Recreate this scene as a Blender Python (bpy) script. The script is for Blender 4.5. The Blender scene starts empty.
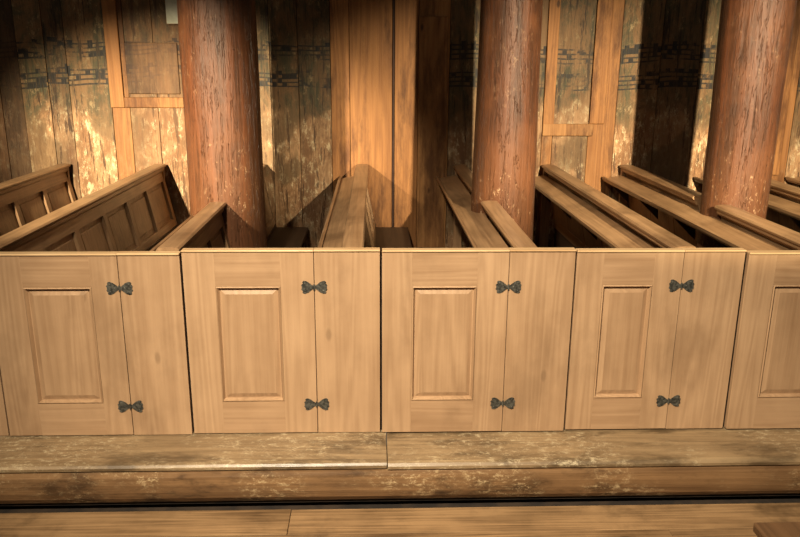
import bpy, bmesh, math, random
from mathutils import Matrix, Vector
random.seed(7)
scn=bpy.context.scene
C=scn.collection

# ---------------------------------------------------------------- camera
yaw=math.radians(-2); pitch=math.radians(15.4); roll=math.radians(0.36)
cam=bpy.data.cameras.new('camera'); co=bpy.data.objects.new('camera',cam); C.objects.link(co)
co.matrix_world=Matrix.Translation((0,-3.66,1.92))@Matrix.Rotation(yaw,4,'Z')@Matrix.Rotation(math.radians(90)-pitch,4,'X')@Matrix.Rotation(roll,4,'Z')
cam.sensor_width=36; cam.lens=754/800*36; cam.clip_start=0.05
scn.camera=co
scn.view_settings.view_transform='Standard'
scn.view_settings.look='None'

# ---------------------------------------------------------------- materials
class NT:
    def __init__(s,name):
        s.m=bpy.data.materials.new(name); s.m.use_nodes=True
        s.t=s.m.node_tree; s.t.nodes.clear()
        s.out=s.n('ShaderNodeOutputMaterial'); s.b=s.n('ShaderNodeBsdfPrincipled')
        s.t.links.new(s.b.outputs[0],s.out.inputs[0])
    def n(s,ty,**k):
        x=s.t.nodes.new(ty)
        for a,v in k.items(): setattr(x,a,v)
        return x
    def l(s,a,b): s.t.links.new(a,b)
    def val(s,inp,v):
        if isinstance(v,bpy.types.NodeSocket): s.l(v,inp)
        else: inp.default_value=v
    def math(s,op,a,b=0.0,c=0.0,clamp=False):
        x=s.n('ShaderNodeMath',operation=op,use_clamp=clamp)
        s.val(x.inputs[0],a); s.val(x.inputs[1],b); s.val(x.inputs[2],c)
        return x.outputs[0]
    def vmath(s,op,a,b):
        x=s.n('ShaderNodeVectorMath',operation=op); s.val(x.inputs[0],a); s.val(x.inputs[1],b); return x.outputs[0]
    def mix(s,f,a,b,bt='MIX'):
        x=s.n('ShaderNodeMix',data_type='RGBA',blend_type=bt)
        s.val(x.inputs[0],f)
        s.val(x.inputs[6],a if not isinstance(a,tuple) else (*a,1) if len(a)==3 else a)
        s.val(x.inputs[7],b if not isinstance(b,tuple) else (*b,1) if len(b)==3 else b)
        return x.outputs[2]
    def ramp(s,f,a,b):
        x=s.n('ShaderNodeMapRange',interpolation_type='SMOOTHSTEP'); s.val(x.inputs[0],f); x.inputs[1].default_value=a; x.inputs[2].default_value=b
        return x.outputs[0]
    def noise(s,v,scale,detail=4,rough=.55,dist=0):
        x=s.n('ShaderNodeTexNoise'); s.l(v,x.inputs['Vector']); x.inputs['Scale'].default_value=scale
        x.inputs['Detail'].default_value=detail; x.inputs['Roughness'].default_value=rough; x.inputs['Distortion'].default_value=dist
        return x.outputs['Fac']

def stretch(axis,along,across):
    v=[across]*3; v['XYZ'.index(axis)]=along; return tuple(v)

def grain(n,axis,ringn=70.):
    tc=n.n('ShaderNodeTexCoord').outputs['Object']
    r=n.n('ShaderNodeNewGeometry').outputs['Random Per Island']
    cb=n.n('ShaderNodeCombineXYZ'); n.l(n.math('MULTIPLY',r,37.),cb.inputs[0]); n.l(n.math('MULTIPLY',r,61.),cb.inputs[1]); n.l(n.math('MULTIPLY',r,23.),cb.inputs[2])
    v=n.vmath('ADD',tc,cb.outputs[0])
    vs=n.vmath('MULTIPLY',v,stretch(axis,.28,5.0))
    big=n.noise(vs,1.0,2,.45,.3)
    rings=n.math('SINE',n.math('MULTIPLY',big,ringn))
    rings=n.math('MULTIPLY_ADD',rings,.5,.5)
    fine=n.noise(n.vmath('MULTIPLY',v,stretch(axis,2.0,75.)),1.0,4,.6)
    blot=n.noise(v,2.2,4,.6)
    vo=n.n('ShaderNodeTexVoronoi'); n.l(n.vmath('MULTIPLY',v,stretch(axis,1.6,3.6)),vo.inputs['Vector']); vo.inputs['Scale'].default_value=1.0
    knot=n.math('SUBTRACT',1.0,n.ramp(vo.outputs['Distance'],.03,.075))
    return tc,v,r,rings,fine,blot,knot

def wood(name,axis,dark,light,rough=.5,ringk=.35,finek=.5,blotk=.5,knotk=.7,islandk=.25,bump=.25,spec=.35,stain=0.):
    n=NT(name); tc,v,r,rings,fine,blot,knot=grain(n,axis,90.)
    f=n.math('ADD',n.math('MULTIPLY',rings,ringk),n.math('MULTIPLY',n.math('SUBTRACT',fine,.5),finek*2))
    f=n.math('ADD',f,n.math('MULTIPLY',n.math('SUBTRACT',blot,.5),blotk*2))
    f=n.math('SUBTRACT',n.math('ADD',.6+ringk*.5,n.math('MULTIPLY',n.math('SUBTRACT',r,.5),islandk*2)),f,clamp=True)
    c=n.mix(f,dark,light)
    c=n.mix(n.math('MULTIPLY',knot,knotk),c,tuple(x*.4 for x in dark))
    if stain:
        s=n.ramp(n.noise(n.vmath('MULTIPLY',tc,(2.,2.,1.2)),1.,5,.65),.48,.72)
        c=n.mix(n.math('MULTIPLY',s,stain),c,tuple(x*.55 for x in dark))
    n.l(c,n.b.inputs['Base Color'])
    n.b.inputs['Roughness'].default_value=rough
    n.b.inputs['Specular IOR Level'].default_value=spec
    bp=n.n('ShaderNodeBump'); bp.inputs['Strength'].default_value=bump; bp.inputs['Distance'].default_value=.004
    n.l(n.math('ADD',fine,n.math('MULTIPLY',rings,.15)),bp.inputs['Height']); n.l(bp.outputs[0],n.b.inputs['Normal'])
    return n.m

DD=(.25,.142,.072); DL=(.46,.290,.163)
door_z=wood('door_wood_vertical','Z',DD,DL,.42,.24,.30,.48,.35,.13,stain=.36)
door_x=wood('door_wood_horizontal','X',DD,DL,.42,.24,.30,.48,.35,.13,stain=.36)
PD=(.12,.060,.026); PL=(.40,.235,.118)
pew_y=wood('pew_wood_long','Y',PD,PL,.32,.2,.5,.5,.3,.14,stain=.55)
pew_z=wood('pew_wood_vertical','Z',PD,PL,.42,.2,.5,.5,.3,.14,stain=.55)
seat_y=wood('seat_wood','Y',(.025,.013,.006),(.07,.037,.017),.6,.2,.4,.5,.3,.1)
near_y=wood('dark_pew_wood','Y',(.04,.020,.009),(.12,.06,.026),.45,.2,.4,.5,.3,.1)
cap_x=wood('door_cap_wood','X',(.36,.20,.085),(.70,.48,.26),.35,.2,.5,.4,.2,.1)
floor_x=wood('floor_wood','X',(.10,.055,.025),(.31,.185,.088),.42,.3,.8,.8,.85,.25,.5,stain=.85)

def worn(name,dark,light,scr,thr=(.60,.72),rough=.45,stains=.8,amt=.75,dense=(.4,.62)):
    n=NT(name); tc,v,r,rings,fine,blot,knot=grain(n,'X')
    f=n.math('ADD',n.math('MULTIPLY',rings,.3),n.math('MULTIPLY',fine,.6)); f=n.math('ADD',f,n.math('MULTIPLY',n.math('SUBTRACT',blot,.5),1.2),clamp=True)
    c=n.mix(f,light,dark)
    st=n.noise(n.vmath('MULTIPLY',v,(2.2,6.,5.)),1.,7,.7)
    c=n.mix(n.math('MULTIPLY',n.ramp(st,.48,.66),stains),c,tuple(x*.5 for x in dark))
    s=n.noise(n.vmath('MULTIPLY',v,(18.,30.,30.)),1.,9,.9)
    patch=n.noise(v,1.8,3,.5)
    sm=n.math('MULTIPLY',n.ramp(s,*thr),n.ramp(patch,*dense))
    c=n.mix(n.math('MULTIPLY',sm,amt),c,scr)
    c=n.mix(n.math('MULTIPLY',knot,.6),c,tuple(x*.3 for x in dark))
    n.l(c,n.b.inputs['Base Color']); n.b.inputs['Roughness'].default_value=rough
    bp=n.n('ShaderNodeBump'); bp.inputs['Strength'].default_value=.5; bp.inputs['Distance'].default_value=.005
    n.l(fine,bp.inputs['Height']); n.l(bp.outputs[0],n.b.inputs['Normal'])
    return n.m
tread_m=worn('worn_tread_wood',(.12,.074,.036),(.33,.225,.120),(.60,.49,.31),(.51,.61),.38,.75,.65,(.35,.56))
riser_m=worn('worn_riser_wood',(.09,.045,.019),(.27,.150,.066),(.60,.45,.25),(.51,.60),.45,.9,.8,(.38,.56))

def column_mat():
    n=NT('dark_red_column_wood'); tc,v,r,rings,fine,blot,knot=grain(n,'Z')
    streak=n.noise(n.vmath('MULTIPLY',v,(12.,12.,.8)),1.,8,.75,.3)
    c=n.mix(n.ramp(streak,.36,.66),(.014,.0055,.003),(.082,.026,.0105))
    c=n.mix(n.math('MULTIPLY',n.ramp(blot,.42,.7),.65),c,(.125,.046,.018))
    cr=n.noise(n.vmath('MULTIPLY',v,(20.,20.,1.6)),1.,6,.7,.5)
    crack=n.math('SUBTRACT',1.,n.ramp(n.math('ABSOLUTE',n.math('SUBTRACT',cr,.5)),0.0,.008))
    c=n.mix(n.math('MULTIPLY',crack,.5),c,(.006,.003,.002))
    sc=n.noise(n.vmath('MULTIPLY',v,(32.,32.,18.)),1.,8,.85)
    sep=n.n('ShaderNodeSeparateXYZ'); n.l(tc,sep.inputs[0])
    low=n.math('SUBTRACT',1.,n.ramp(sep.outputs[2],.9,1.65)); low=n.math('MULTIPLY_ADD',low,.7,.3)
    c=n.mix(n.math('MULTIPLY',low,.45),c,(.17,.068,.027))
    pat=n.ramp(n.noise(v,3.,3,.6),.42,.58)
    c=n.mix(n.math('MULTIPLY',n.math('MULTIPLY',n.ramp(sc,.56,.64),low),pat),c,(.40,.25,.14))
    n.l(c,n.b.inputs['Base Color']); n.b.inputs['Roughness'].default_value=.48; n.b.inputs['Specular IOR Level'].default_value=.28
    bp=n.n('ShaderNodeBump'); bp.inputs['Strength'].default_value=.9; bp.inputs['Distance'].default_value=.012
    n.l(n.math('SUBTRACT',streak,n.math('MULTIPLY',crack,.3)),bp.inputs['Height']); n.l(bp.outputs[0],n.b.inputs['Normal'])
    return n.m
col_m=column_mat()

def wall_mat():
    n=NT('painted_plank_wall'); tc,v,r,rings,fine,blot,knot=grain(n,'Z')
    at=n.n('ShaderNodeAttribute'); at.attribute_name='tint'
    base=at.outputs['Color']; paint=at.outputs['Alpha']
    g=n.math('ADD',n.math('MULTIPLY',rings,.3),n.math('MULTIPLY',fine,.8))
    w=n.mix(n.math('SUBTRACT',1.05,g,clamp=True),n.mix(1.,base,(.40,.32,.28),'MULTIPLY'),base)
    dirt=n.ramp(n.noise(n.vmath('MULTIPLY',v,(5.,5.,1.2)),1.,6,.7),.44,.66)
    w=n.mix(n.math('MULTIPLY',dirt,.85),w,n.mix(1.,base,(.20,.15,.12),'MULTIPLY'))
    w=n.mix(n.math('MULTIPLY',knot,.8),w,(.03,.012,.005))
    sep=n.n('ShaderNodeSeparateXYZ'); n.l(tc,sep.inputs[0]); X,Z=sep.outputs[0],sep.outputs[2]
    n1=n.noise(n.vmath('MULTIPLY',v,(5.,5.,2.4)),1.,8,.76,.5)
    n2=n.noise(n.vmath('MULTIPLY',v,(15.,15.,8.)),1.,8,.82)
    n3=n.noise(n.vmath('MULTIPLY',tc,(1.7,1.7,1.5)),1.3,4,.6)
    n4=n.noise(n.vmath('MULTIPLY',v,(26.,26.,2.2)),1.,6,.75)
    up=n.mix(n.ramp(n1,.42,.58),(.050,.048,.023),(.165,.088,.036))
    up=n.mix(n.ramp(n2,.54,.64),up,(.27,.19,.095))
    up=n.mix(n.ramp(n4,.53,.62),up,(.032,.018,.009))
    lo=n.mix(n.ramp(n1,.42,.58),(.20,.095,.04),(.40,.23,.115))
    lo=n.mix(n.ramp(n2,.51,.62),lo,(.64,.50,.30))  # cream paint patches, strengthened to help brighten the lit low band
    lo=n.mix(n.math('MULTIPLY',n.ramp(n3,.50,.60),.75),lo,(.12,.075,.034))
    lo=n.mix(n.ramp(n4,.54,.62),lo,(.07,.034,.015))
    zz=n.math('ADD',Z,n.math('MULTIPLY',n.math('SUBTRACT',n3,.5),.7))
    pc=n.mix(n.ramp(zz,1.32,1.62),lo,up)
    tone=n.math('MULTIPLY_ADD',r,.75,.55)
    tcv=n.n('ShaderNodeCombineXYZ'); n.l(tone,tcv.inputs[0]); n.l(tone,tcv.inputs[1]); n.l(tone,tcv.inputs[2])
    pc=n.mix(1.,pc,tcv.outputs[0],'MULTIPLY')
    wear=n.ramp(n4,.42,.55)
    pc=n.mix(n.math('MULTIPLY',n.math('SUBTRACT',1.,wear),.5),pc,w)
    zj=n.math('ADD',Z,n.math('MULTIPLY',n.math('SUBTRACT',n.noise(tc,.9,2),.5),.22))
    zj=n.math('ADD',zj,n.math('MULTIPLY',n.math('SUBTRACT',r,.5),.035))
    rr=n.math('DIVIDE',n.math('SUBTRACT',zj,1.68),.24)
    row=n.math('FRACT',rr)
    inrow=n.math('LESS_THAN',row,.66)
    line=n.math('LESS_THAN',n.math('FRACT',n.math('MULTIPLY',row,6.1)),.36)
    cellf=n.n('ShaderNodeCombineXYZ'); n.l(n.math('FLOOR',n.math('MULTIPLY',X,23.)),cellf.inputs[0]); n.l(n.math('FLOOR',n.math('MULTIPLY',row,6.1)),cellf.inputs[1]); n.l(n.math('FLOOR',rr),cellf.inputs[2])
    wn=n.n('ShaderNodeTexWhiteNoise'); n.l(cellf.outputs[0],wn.inputs['Vector'])
    blk=n.math('GREATER_THAN',wn.outputs['Value'],.68)
    pat=n.math('MULTIPLY',n.math('MAXIMUM',n.math('MULTIPLY',line,.9),blk),inrow)
    band=n.math('MULTIPLY',n.math('GREATER_THAN',zj,1.68),n.math('LESS_THAN',zj,2.16))
    pat=n.math('MULTIPLY',n.math('MULTIPLY',pat,band),n.ramp(n.noise(n.vmath('MULTIPLY',tc,(1.6,1.6,2.2)),1.6,7,.78),.40,.50))
    pat=n.math('MULTIPLY',pat,n.ramp(n4,.66,.50))
    pc=n.mix(n.math('MULTIPLY',pat,.95),pc,(.006,.008,.010))
    c=n.mix(paint,w,pc)
    n.l(c,n.b.inputs['Base Color']); n.b.inputs['Roughness'].default_value=.6; n.b.inputs['Specular IOR Level'].default_value=.25
    bp=n.n('ShaderNodeBump'); bp.inputs['Strength'].default_value=.6; bp.inputs['Distance'].default_value=.007
    n.l(n.math('ADD',fine,n2),bp.inputs['Height']); n.l(bp.outputs[0],n.b.inputs['Normal'])
    return n.m
wall_m=wall_mat()

def simple(name,a,b,sc,rough,metal=0):
    n=NT(name); tc=n.n('ShaderNodeTexCoord').outputs['Object']; k=n.noise(tc,sc,4)
    n.l(n.mix(n.ramp(k,.35,.65),a,b),n.b.inputs['Base Color']); n.b.inputs['Metallic'].default_value=metal; n.b.inputs['Roughness'].default_value=rough
    return n.m
iron_m=simple('dull_grey_iron',(.028,.027,.022),(.10,.094,.076),70.,.5,.3)
paper_m=simple('notice_card_grey',(.40,.40,.31),(.52,.52,.42),12.,.7)
dark_m=simple('dark_gap_wood',(.012,.007,.004),(.035,.02,.01),9.,.9)

# ---------------------------------------------------------------- mesh builder
class B:
    def __init__(s): s.bm=bmesh.new(); s.col=s.bm.loops.layers.float_color.new('tint'); s.mats=[]
    def mi(s,m):
        if m not in s.mats: s.mats.append(m)
        return s.mats.index(m)
    def add(s,tmp,m,tint=None,M=None):
        if M is not None: bmesh.ops.transform(tmp,matrix=M,verts=tmp.verts)
        idx=s.mi(m); mp={}
        for v in tmp.verts: mp[v]=s.bm.verts.new(v.co)
        for f in tmp.faces:
            try: g=s.bm.faces.new([mp[v] for v in f.verts])
            except ValueError: continue
            g.material_index=idx; g.smooth=f.smooth
            if tint:
                for l in g.loops: l[s.col]=tint
        tmp.free()
    def box(s,x0,x1,y0,y1,z0,z1,m,bev=.004,tint=None,M=None,seg=2):
        t=bmesh.new()
        bmesh.ops.create_cube(t,size=1,matrix=Matrix.Translation(((x0+x1)/2,(y0+y1)/2,(z0+z1)/2))@Matrix.Diagonal((abs(x1-x0),abs(y1-y0),abs(z1-z0),1)))
        if bev: bmesh.ops.bevel(t,geom=t.edges[:],offset=bev,segments=seg,affect='EDGES',profile=.5)
        s.add(t,m,tint,M)
    def prism(s,pts,axis,a0,a1,m,bev=0,tint=None,M=None,seg=2):
        t=bmesh.new()
        def mk(p,a):
            return (p[0],a,p[1]) if axis=='Y' else (a,p[0],p[1]) if axis=='X' else (p[0],p[1],a)
        v0=[t.verts.new(mk(p,a0)) for p in pts]; v1=[t.verts.new(mk(p,a1)) for p in pts]
        t.faces.new(v0); t.faces.new(v1[::-1]); k=len(pts)
        for i in range(k): t.faces.new((v0[i],v1[i],v1[(i+1)%k],v0[(i+1)%k]))
        bmesh.ops.recalc_face_normals(t,faces=t.faces)
        if bev: bmesh.ops.bevel(t,geom=t.edges[:],offset=bev,segments=seg,affect='EDGES',profile=.5)
        s.add(t,m,tint,M)
    def ring(s,x0,x1,z0,z1,w,ya,yb,m,M=None):
        t=bmesh.new()
        o=[(x0,ya,z0),(x1,ya,z0),(x1,ya,z1),(x0,ya,z1)]; i=[(x0+w,yb,z0+w),(x1-w,yb,z0+w),(x1-w,yb,z1-w),(x0+w,yb,z1-w)]
        o=[t.verts.new(p) for p in o]; i=[t.verts.new(p) for p in i]
        for k in range(4): t.faces.new((o[k],o[(k+1)%4],i[(k+1)%4],i[k]))
        s.add(t,m,None,M)
    def obj(s,name,parent=None):
        me=bpy.data.meshes.new(name)
        s.bm.to_mesh(me); s.bm.free()
        for m in s.mats: me.materials.append(m)
        o=bpy.data.objects.new(name,me); C.objects.link(o)
        if parent: o.parent=parent
        return o
def empty(name):
    e=bpy.data.objects.new(name,None); e.empty_display_size=.2; C.objects.link(e); return e

# ---------------------------------------------------------------- doors
def panel_front(b,x0,x1,z0,z1,y):
    b.ring(x0,x1,z0,z1,.006,y-.001,y-.007,door_z)
    b.ring(x0+.006,x1-.006,z0+.006,z1-.006,.009,y-.007,y+.014,door_z)
    b.ring(x0+.015,x1-.015,z0+.015,z1-.015,.005,y+.014,y+.014,door_z)
    b.ring(x0+.020,x1-.020,z0+.020,z1-.020,.023,y+.014,y+.005,door_z)
    t=bmesh.new(); e=.043
    t.faces.new([t.verts.new(p) for p in [(x0+e,y+.005,z0+e),(x1-e,y+.005,z0+e),(x1-e,y+.005,z1-e),(x0+e,y+.005,z1-e)]])
    b.add(t,door_z)
    b.box(x0-.01,x1+.01,y+.016,y+.027,z0-.01,z1+.01,door_z,0)
def hinge(parent,x,z,y):
    b=B()
    pts=[(0,.008),(.008,.009),(.018,.017),(.030,.027),(.044,.033),(.054,.033),(.060,.027),(.057,.019),(.062,.016),(.066,.010),(.061,.004),(.064,0)]
    full=pts+[(p[0],-p[1]) for p in pts[::-1][1:]]
    for sx in (1,-1):
        b.prism([(sx*p[0],p[1]) for p in full],'Y',-.003,0,iron_m,0,M=Matrix.Translation((x,y,z)))
        for px,pz in ((.047,.020),(.047,-.020),(.026,0)):
            t=bmesh.new(); bmesh.ops.create_uvsphere(t,u_segments=10,v_segments=6,radius=.0045,matrix=Matrix.Translation((x+sx*px,y-.003,z+pz))@Matrix.Diagonal((1,.6,1,1)))
            b.add(t,iron_m)
    t=bmesh.new(); bmesh.ops.create_cone(t,cap_ends=True,segments=14,radius1=.005,radius2=.005,depth=.030,matrix=Matrix.Translation((x,y-.003,z)))
    b.add(t,iron_m)
    b.obj('hinge',parent)
def unit(xa,xb,xc,px0,px1,ztop,dy=0,pz=(.19,.82)):
    e=empty('pew_door'); g=.0015
    b=B(); y=dy; d0,d1=xa+g,xb-g
    b.box(d0,px0,y,y+.03,.006,ztop,door_z,.002)
    b.box(px1,d1,y,y+.03,.006,ztop,door_z,.002)
    b.box(px0-.0005,px1+.0005,y+.0004,y+.03,.006,pz[0],door_x,.0006)
    b.box(px0-.0005,px1+.0005,y+.0004,y+.03,pz[1],ztop,door_x,.0006)
    panel_front(b,px0,px1,pz[0],pz[1],y)
    b.obj('door_leaf',e)
    b=B(); b.box(xb+g,xc-g*2.5,y+.001,y+.03,.003,ztop+.001,door_z,.002); b.obj('fixed_board',e)
    b=B(); b.box(xa-.05,xa+.05,.034,.07,.0,ztop-.03,dark_m,.002); b.obj('dark_seam_backing',e)  # dark strip added behind the seam so no light shows through the gap
    b=B(); b.prism([(y-.006,ztop-.001),(y-.008,ztop+.004),(y-.006,ztop+.009),(y+.045,ztop+.009),(y+.045,ztop-.001)],'X',xa+g,xb-g/2,cap_x,.002)
    b.prism([(y-.006,ztop),(y-.008,ztop+.005),(y-.006,ztop+.010),(y+.045,ztop+.010),(y+.045,ztop)],'X',xb+g/2,xc-g*2,cap_x,.002)
    b.obj('top_cap',e)
    hinge(e,xb,.815,y-.0005); hinge(e,xb-.002,.17,y-.0005)
    return e
unit(-3.86,-3.22,-2.90,-3.70,-3.37,.985)
unit(-2.89,-2.24,-1.925,-2.73,-2.40,.985)
unit(-1.92,-1.275,-.965,-1.75,-1.415,.985,-.006)
unit(-.96,-.305,.03,-.80,-.475,1.0)
unit(.036,.68,1.018,.19,.52,1.0,-.008)
unit(1.024,1.575,1.893,1.165,1.425,.994,.002)
unit(1.902,2.58,2.90,2.05,2.42,.984,-.010)
unit(2.91,3.56,3.88,3.06,3.40,.985)
unit(3.89,4.54,4.86,4.04,4.38,.985)

# ---------------------------------------------------------------- step / floor
st=empty('wooden_step')
b=B()
b.prism([(.06,-.03),(.06,0),(-.29,0),(-.305,-.004),(-.315,-.016),(-.312,-.032),(-.30,-.04)],'X',-5,.058,tread_m,.001)
b.prism([(.06,-.03),(.06,-.005),(-.295,-.002),(-.308,-.006),(-.320,-.020),(-.318,-.036),(-.30,-.04)],'X',.062,6,tread_m,.001)
b.obj('tread',st)
b=B()
prof=[(-.27,-.041),(-.307,-.041),(-.315,-.07),(-.317,-.11),(-.311,-.155),(-.298,-.195),(-.278,-.225),(-.25,-.238)]
b.prism(prof,'X',-5,6,riser_m,0)
b.box(-5,6,-.26,-.05,-.25,-.05,dark_m,0)
b.obj('riser',st)
b=B()
ys=[-.318,-.53,-.80,-1.07,-1.33,-1.6,-1.88,-2.15,-2.45,-2.75,-3.05,-3.35,-3.65,-3.95,-4.25]
for i in range(len(ys)-1):
    xs=[-5,random.uniform(-3,-.5),random.uniform(.5,3),6]
    if i==0: xs=[-5,-.42,6]
    for j in range(len(xs)-1):
        dz=random.uniform(-.002,.002)
        b.box(xs[j]+.001,xs[j+1]-.001,ys[i+1]+.0025,ys[i]-.0025,-.285,-.25+dz,floor_x,.003)
b.box(-5,6,-4.3,-.2,-.32,-.288,dark_m,0)
b.obj('floor')
b=B()
for i in range(12):
    b.box(-5,6,.062+i*.273,.062+(i+1)*.273-.004,-.03,-.001,floor_x,.002)
b.obj('pew_platform')

# ---------------------------------------------------------------- pews
def pew(xr,y0,y1,cut=None,ledge=True):
    e=empty('pew'); segs=[(y0,y1)] if not cut else [(y0,cut[0]),(cut[1],y1)]
    Rk=Matrix.Identity(4); k=-.20; Rk[0][2]=k; Rk[0][3]=-k*.97
    b=B()
    for a,c in segs:
        b.prism([(xr-.112,.972),(xr-.118,.985),(xr-.110,.998),(xr-.06,1.003),(xr-.008,1.0),(xr,.990),(xr-.006,.975),(xr-.02,.968),(xr-.095,.966)],'Y',a,c,pew_y,0)
        b.prism([(xr-.10,.968),(xr-.098,.945),(xr-.082,.93),(xr-.03,.93),(xr-.02,.945),(xr-.017,.968)],'Y',a,c,pew_y,0)
    b.obj('cap_rail',e)
    b=B()
    X0,X1=xr-.075,xr-.045
    for a,c in segs:
        L=c-a; npan=max(1,round(L/.50)); stl=.07
        b.box(X0,X1,a,c,.85,.95,pew_y,.002,M=Rk)
        b.box(X0,X1,a,c,.40,.50,pew_y,.002,M=Rk)
        for i in range(npan+1):
            yc=a+(L-stl)*i/npan
            b.box(X0+.0005,X1-.0005,yc,yc+stl,.499,.851,pew_z,.002,M=Rk)
            if i<npan:
                yn=a+(L-stl)*(i+1)/npan
                b.box(X0+.004,X1-.024,yc+stl-.005,yn+.005,.49,.86,pew_z,0,M=Rk)
                b.box(X0+.003,X1-.016,yc+stl+.04,yn-.04,.54,.81,pew_z,.005,M=Rk,seg=1)
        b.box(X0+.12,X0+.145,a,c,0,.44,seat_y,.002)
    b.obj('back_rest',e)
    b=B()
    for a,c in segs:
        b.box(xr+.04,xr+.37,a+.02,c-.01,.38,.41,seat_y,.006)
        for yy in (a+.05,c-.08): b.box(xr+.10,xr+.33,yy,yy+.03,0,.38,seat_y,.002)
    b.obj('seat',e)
    if ledge:
        b=B()
        b.prism([(xr-.085,.905),(xr-.085,.885),(xr-.255,.845),(xr-.262,.865)],'Y',y0,y1,pew_y,.003)
        b.prism([(xr-.250,.868),(xr-.268,.862),(xr-.272,.884),(xr-.262,.892),(xr-.250,.886)],'Y',y0,y1,pew_y,0)
        for i in range(5):
            yy=y0+.08+(y1-y0-.2)*i/4
            b.prism([(xr-.06,.885),(xr-.24,.85),(xr-.04,.66)],'Y',yy,yy+.025,seat_y,0)
        b.obj('book_ledge',e)
    b=B(); b.box(xr-.10,xr-.02,y1-.035,y1,.0,.965,pew_z,.003,M=None); b.obj('end_post',e)
    return e
COLS=[(-1.03,1.62,.262,.25),(.915,1.62,.236,.20),(2.50,1.44,.205,.225)]
YE=3.30; Y0=.085
pew(-4.55,Y0,YE); pew(-3.65,Y0,YE); pew(-2.76,Y0,YE); pew(-1.90,Y0,YE)
pew(-.99,Y0,YE,(1.62-.25,1.62+.25))
pew(-.055,Y0,YE)
pew(.845,Y0,YE,(1.62-.21,1.62+.21))
pew(1.67,Y0,YE)
pew(2.40,Y0,YE,(1.44-.18,1.44+.18))
pew(3.27,Y0,YE); pew(4.15,Y0,YE)

# ---------------------------------------------------------------- columns
for (cx,cy,rb,rt) in COLS:
    t=bmesh.new(); N=56; K=40; H=4.2; rings=[]
    ph=[random.uniform(0,6.28) for _ in range(4)]
    for k in range(K+1):
        z=H*k/K; r=rb+(rt-rb)*min(1,z/2.6); ring=[]
        for i in range(N):
            a=2*math.pi*i/N
            rr=r*(1+.012*math.sin(3*a+ph[0]+z*.4)+.007*math.sin(7*a+ph[1]+z)+.006*math.sin(z*5+ph[2]))
            ring.append(t.verts.new((cx+rr*math.cos(a),cy+rr*math.sin(a),z)))
        rings.append(ring)
    for k in range(K):
        for i in range(N):
            f=t.faces.new((rings[k][i],rings[k][(i+1)%N],rings[k+1][(i+1)%N],rings[k+1][i])); f.smooth=True
    t.faces.new(rings[-1])
    b=B(); b.add(t,col_m); b.obj('wooden_column')

# ---------------------------------------------------------------- wall
OR=(.34,.155,.050); BR=(.20,.10,.042)
P=lambda d=1.: (.24*d,.14*d,.065*d,.95)
pl=[(-5.2,P()),(-4.85,P()),(-4.5,P()),(-4.2,P()),(-3.9,P()),(-3.62,(*BR,.3)),(-3.33,(.10,.05,.02,.3)),(-3.14,P()),(-2.9,P(.9)),(-2.72,P()),(-2.36,(*OR,.15)),(-2.2,(*BR,.6)),(-1.95,(*BR,.6)),(-1.70,P()),(-1.59,P()),(-1.2,P()),(-.93,P(.8)),(-.68,P(.8)),
 (-.39,(*OR,0)),(-.22,(.32,.145,.046,0)),(.165,(.05,.02,.01,0)),(.185,(*OR,0)),(.40,(.40,.20,.07,0)),(.68,P()),(1.0,P()),(1.3,P()),(1.55,(*OR,.1)),(1.65,P()),(1.98,(*OR,.05)),(2.23,P()),(2.6,P()),(2.96,P()),(3.27,P()),(3.67,(*OR,.1)),(3.9,P()),(4.2,P()),(4.55,P()),(4.9,P()),(5.3,P()),(5.7,P()),(6.0,None)]
b=B()
for i in range(len(pl)-1):
    x0,tint=pl[i]; x1=pl[i+1][0]; off=random.uniform(0,.008)
    b.box(x0+.002,x1-.002,3.35+off,3.38+off,-.05,4.2,wall_m,.003,tint=tint)
b.box(-5.2,6.0,3.40,3.44,-.05,4.2,dark_m,0)
b.obj('wall_back')
def trim(name,parts):
    b=B()
    for x0,x1,z0,z1,y,m,t in parts: b.box(x0,x1,y,3.352,z0,z1,wall_m,.006,tint=t)
    b.obj(name)
O0=(*OR,0.0); O1=(.38,.19,.068,0)
trim('trim_1',[(-2.36,-2.24,1.50,3.4,3.325,0,O0),(-2.24,-1.70,1.50,1.59,3.328,0,O0),(-1.70,-1.60,1.50,3.4,3.325,0,O0),(-2.20,-1.74,1.62,2.06,3.338,0,(*BR,.35))])
trim('trim_2',[(1.55,1.65,1.36,3.4,3.325,0,O0),(1.55,2.02,1.26,1.37,3.32,0,O1),(1.98,2.12,1.37,3.4,3.325,0,O0)])
trim('trim_3',[(3.70,3.82,.9,3.4,3.32,0,O0)])
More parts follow.
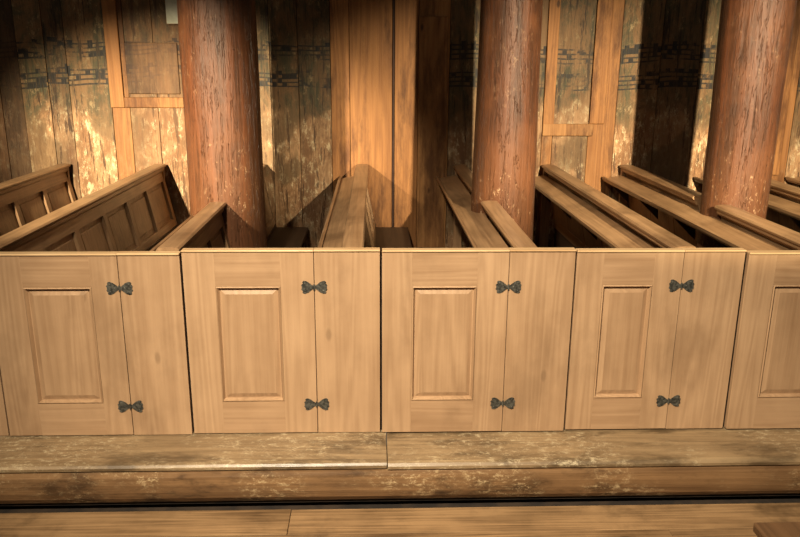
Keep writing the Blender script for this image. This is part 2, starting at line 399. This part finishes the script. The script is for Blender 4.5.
trim('trim_4',[(.40,.66,.2,2.30,3.335,0,O1)])
b=B(); b.box(-1.80,-1.655,3.29,3.30,2.22,2.55,paper_m,.002); b.box(-1.805,-1.65,3.30,3.325,2.215,2.56,pew_z,.003); b.obj('notice_board')

# ---------------------------------------------------------------- neighbouring box pew corner
e=empty('box_pew')
b=B(); zt=.70
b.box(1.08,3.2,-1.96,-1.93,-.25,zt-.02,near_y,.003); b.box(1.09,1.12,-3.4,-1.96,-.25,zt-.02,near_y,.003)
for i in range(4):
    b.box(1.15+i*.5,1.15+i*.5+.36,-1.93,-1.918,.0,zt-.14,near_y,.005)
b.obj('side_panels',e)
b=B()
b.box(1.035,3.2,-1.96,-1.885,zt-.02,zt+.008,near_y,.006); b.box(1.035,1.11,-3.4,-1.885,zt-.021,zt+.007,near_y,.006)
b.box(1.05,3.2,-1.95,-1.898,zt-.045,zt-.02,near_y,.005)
b.obj('moulded_cap',e)

# ---------------------------------------------------------------- lights
def spot(name,loc,tgt,deg,blend,power,col,rad=.08,sx=1,sy=1):
    l=bpy.data.lights.new(name,'SPOT'); l.spot_size=math.radians(deg); l.spot_blend=blend; l.energy=power; l.color=col; l.shadow_soft_size=rad
    o=bpy.data.objects.new(name,l); C.objects.link(o); o.location=loc
    o.rotation_euler=(Vector(tgt)-Vector(loc)).to_track_quat('-Z','Y').to_euler(); o.scale=(sx,sy,1); return o
WC=(1,.84,.56)
spot('spot_lamp_left',(-2.6,-4.6,2.9),(-1.6,3.35,1.05),22,1,12500,WC,.05,1.35,.85)
spot('spot_lamp_right',(1.9,-4.4,2.9),(2.3,3.35,1.1),36,1,7200,WC,.05,1.6,.66)
spot('door_fill_spot',(-.9,-3.9,4.3),(.35,-.12,.18),58,1,2900,(1,.87,.66),.14,1.15,.86)  # added spot to brighten doors and step, not a known ceiling lamp
w=bpy.data.worlds.new('world'); scn.world=w; w.use_nodes=True
bg=w.node_tree.nodes['Background']; bg.inputs[0].default_value=(1,.86,.68,1); bg.inputs[1].default_value=.10
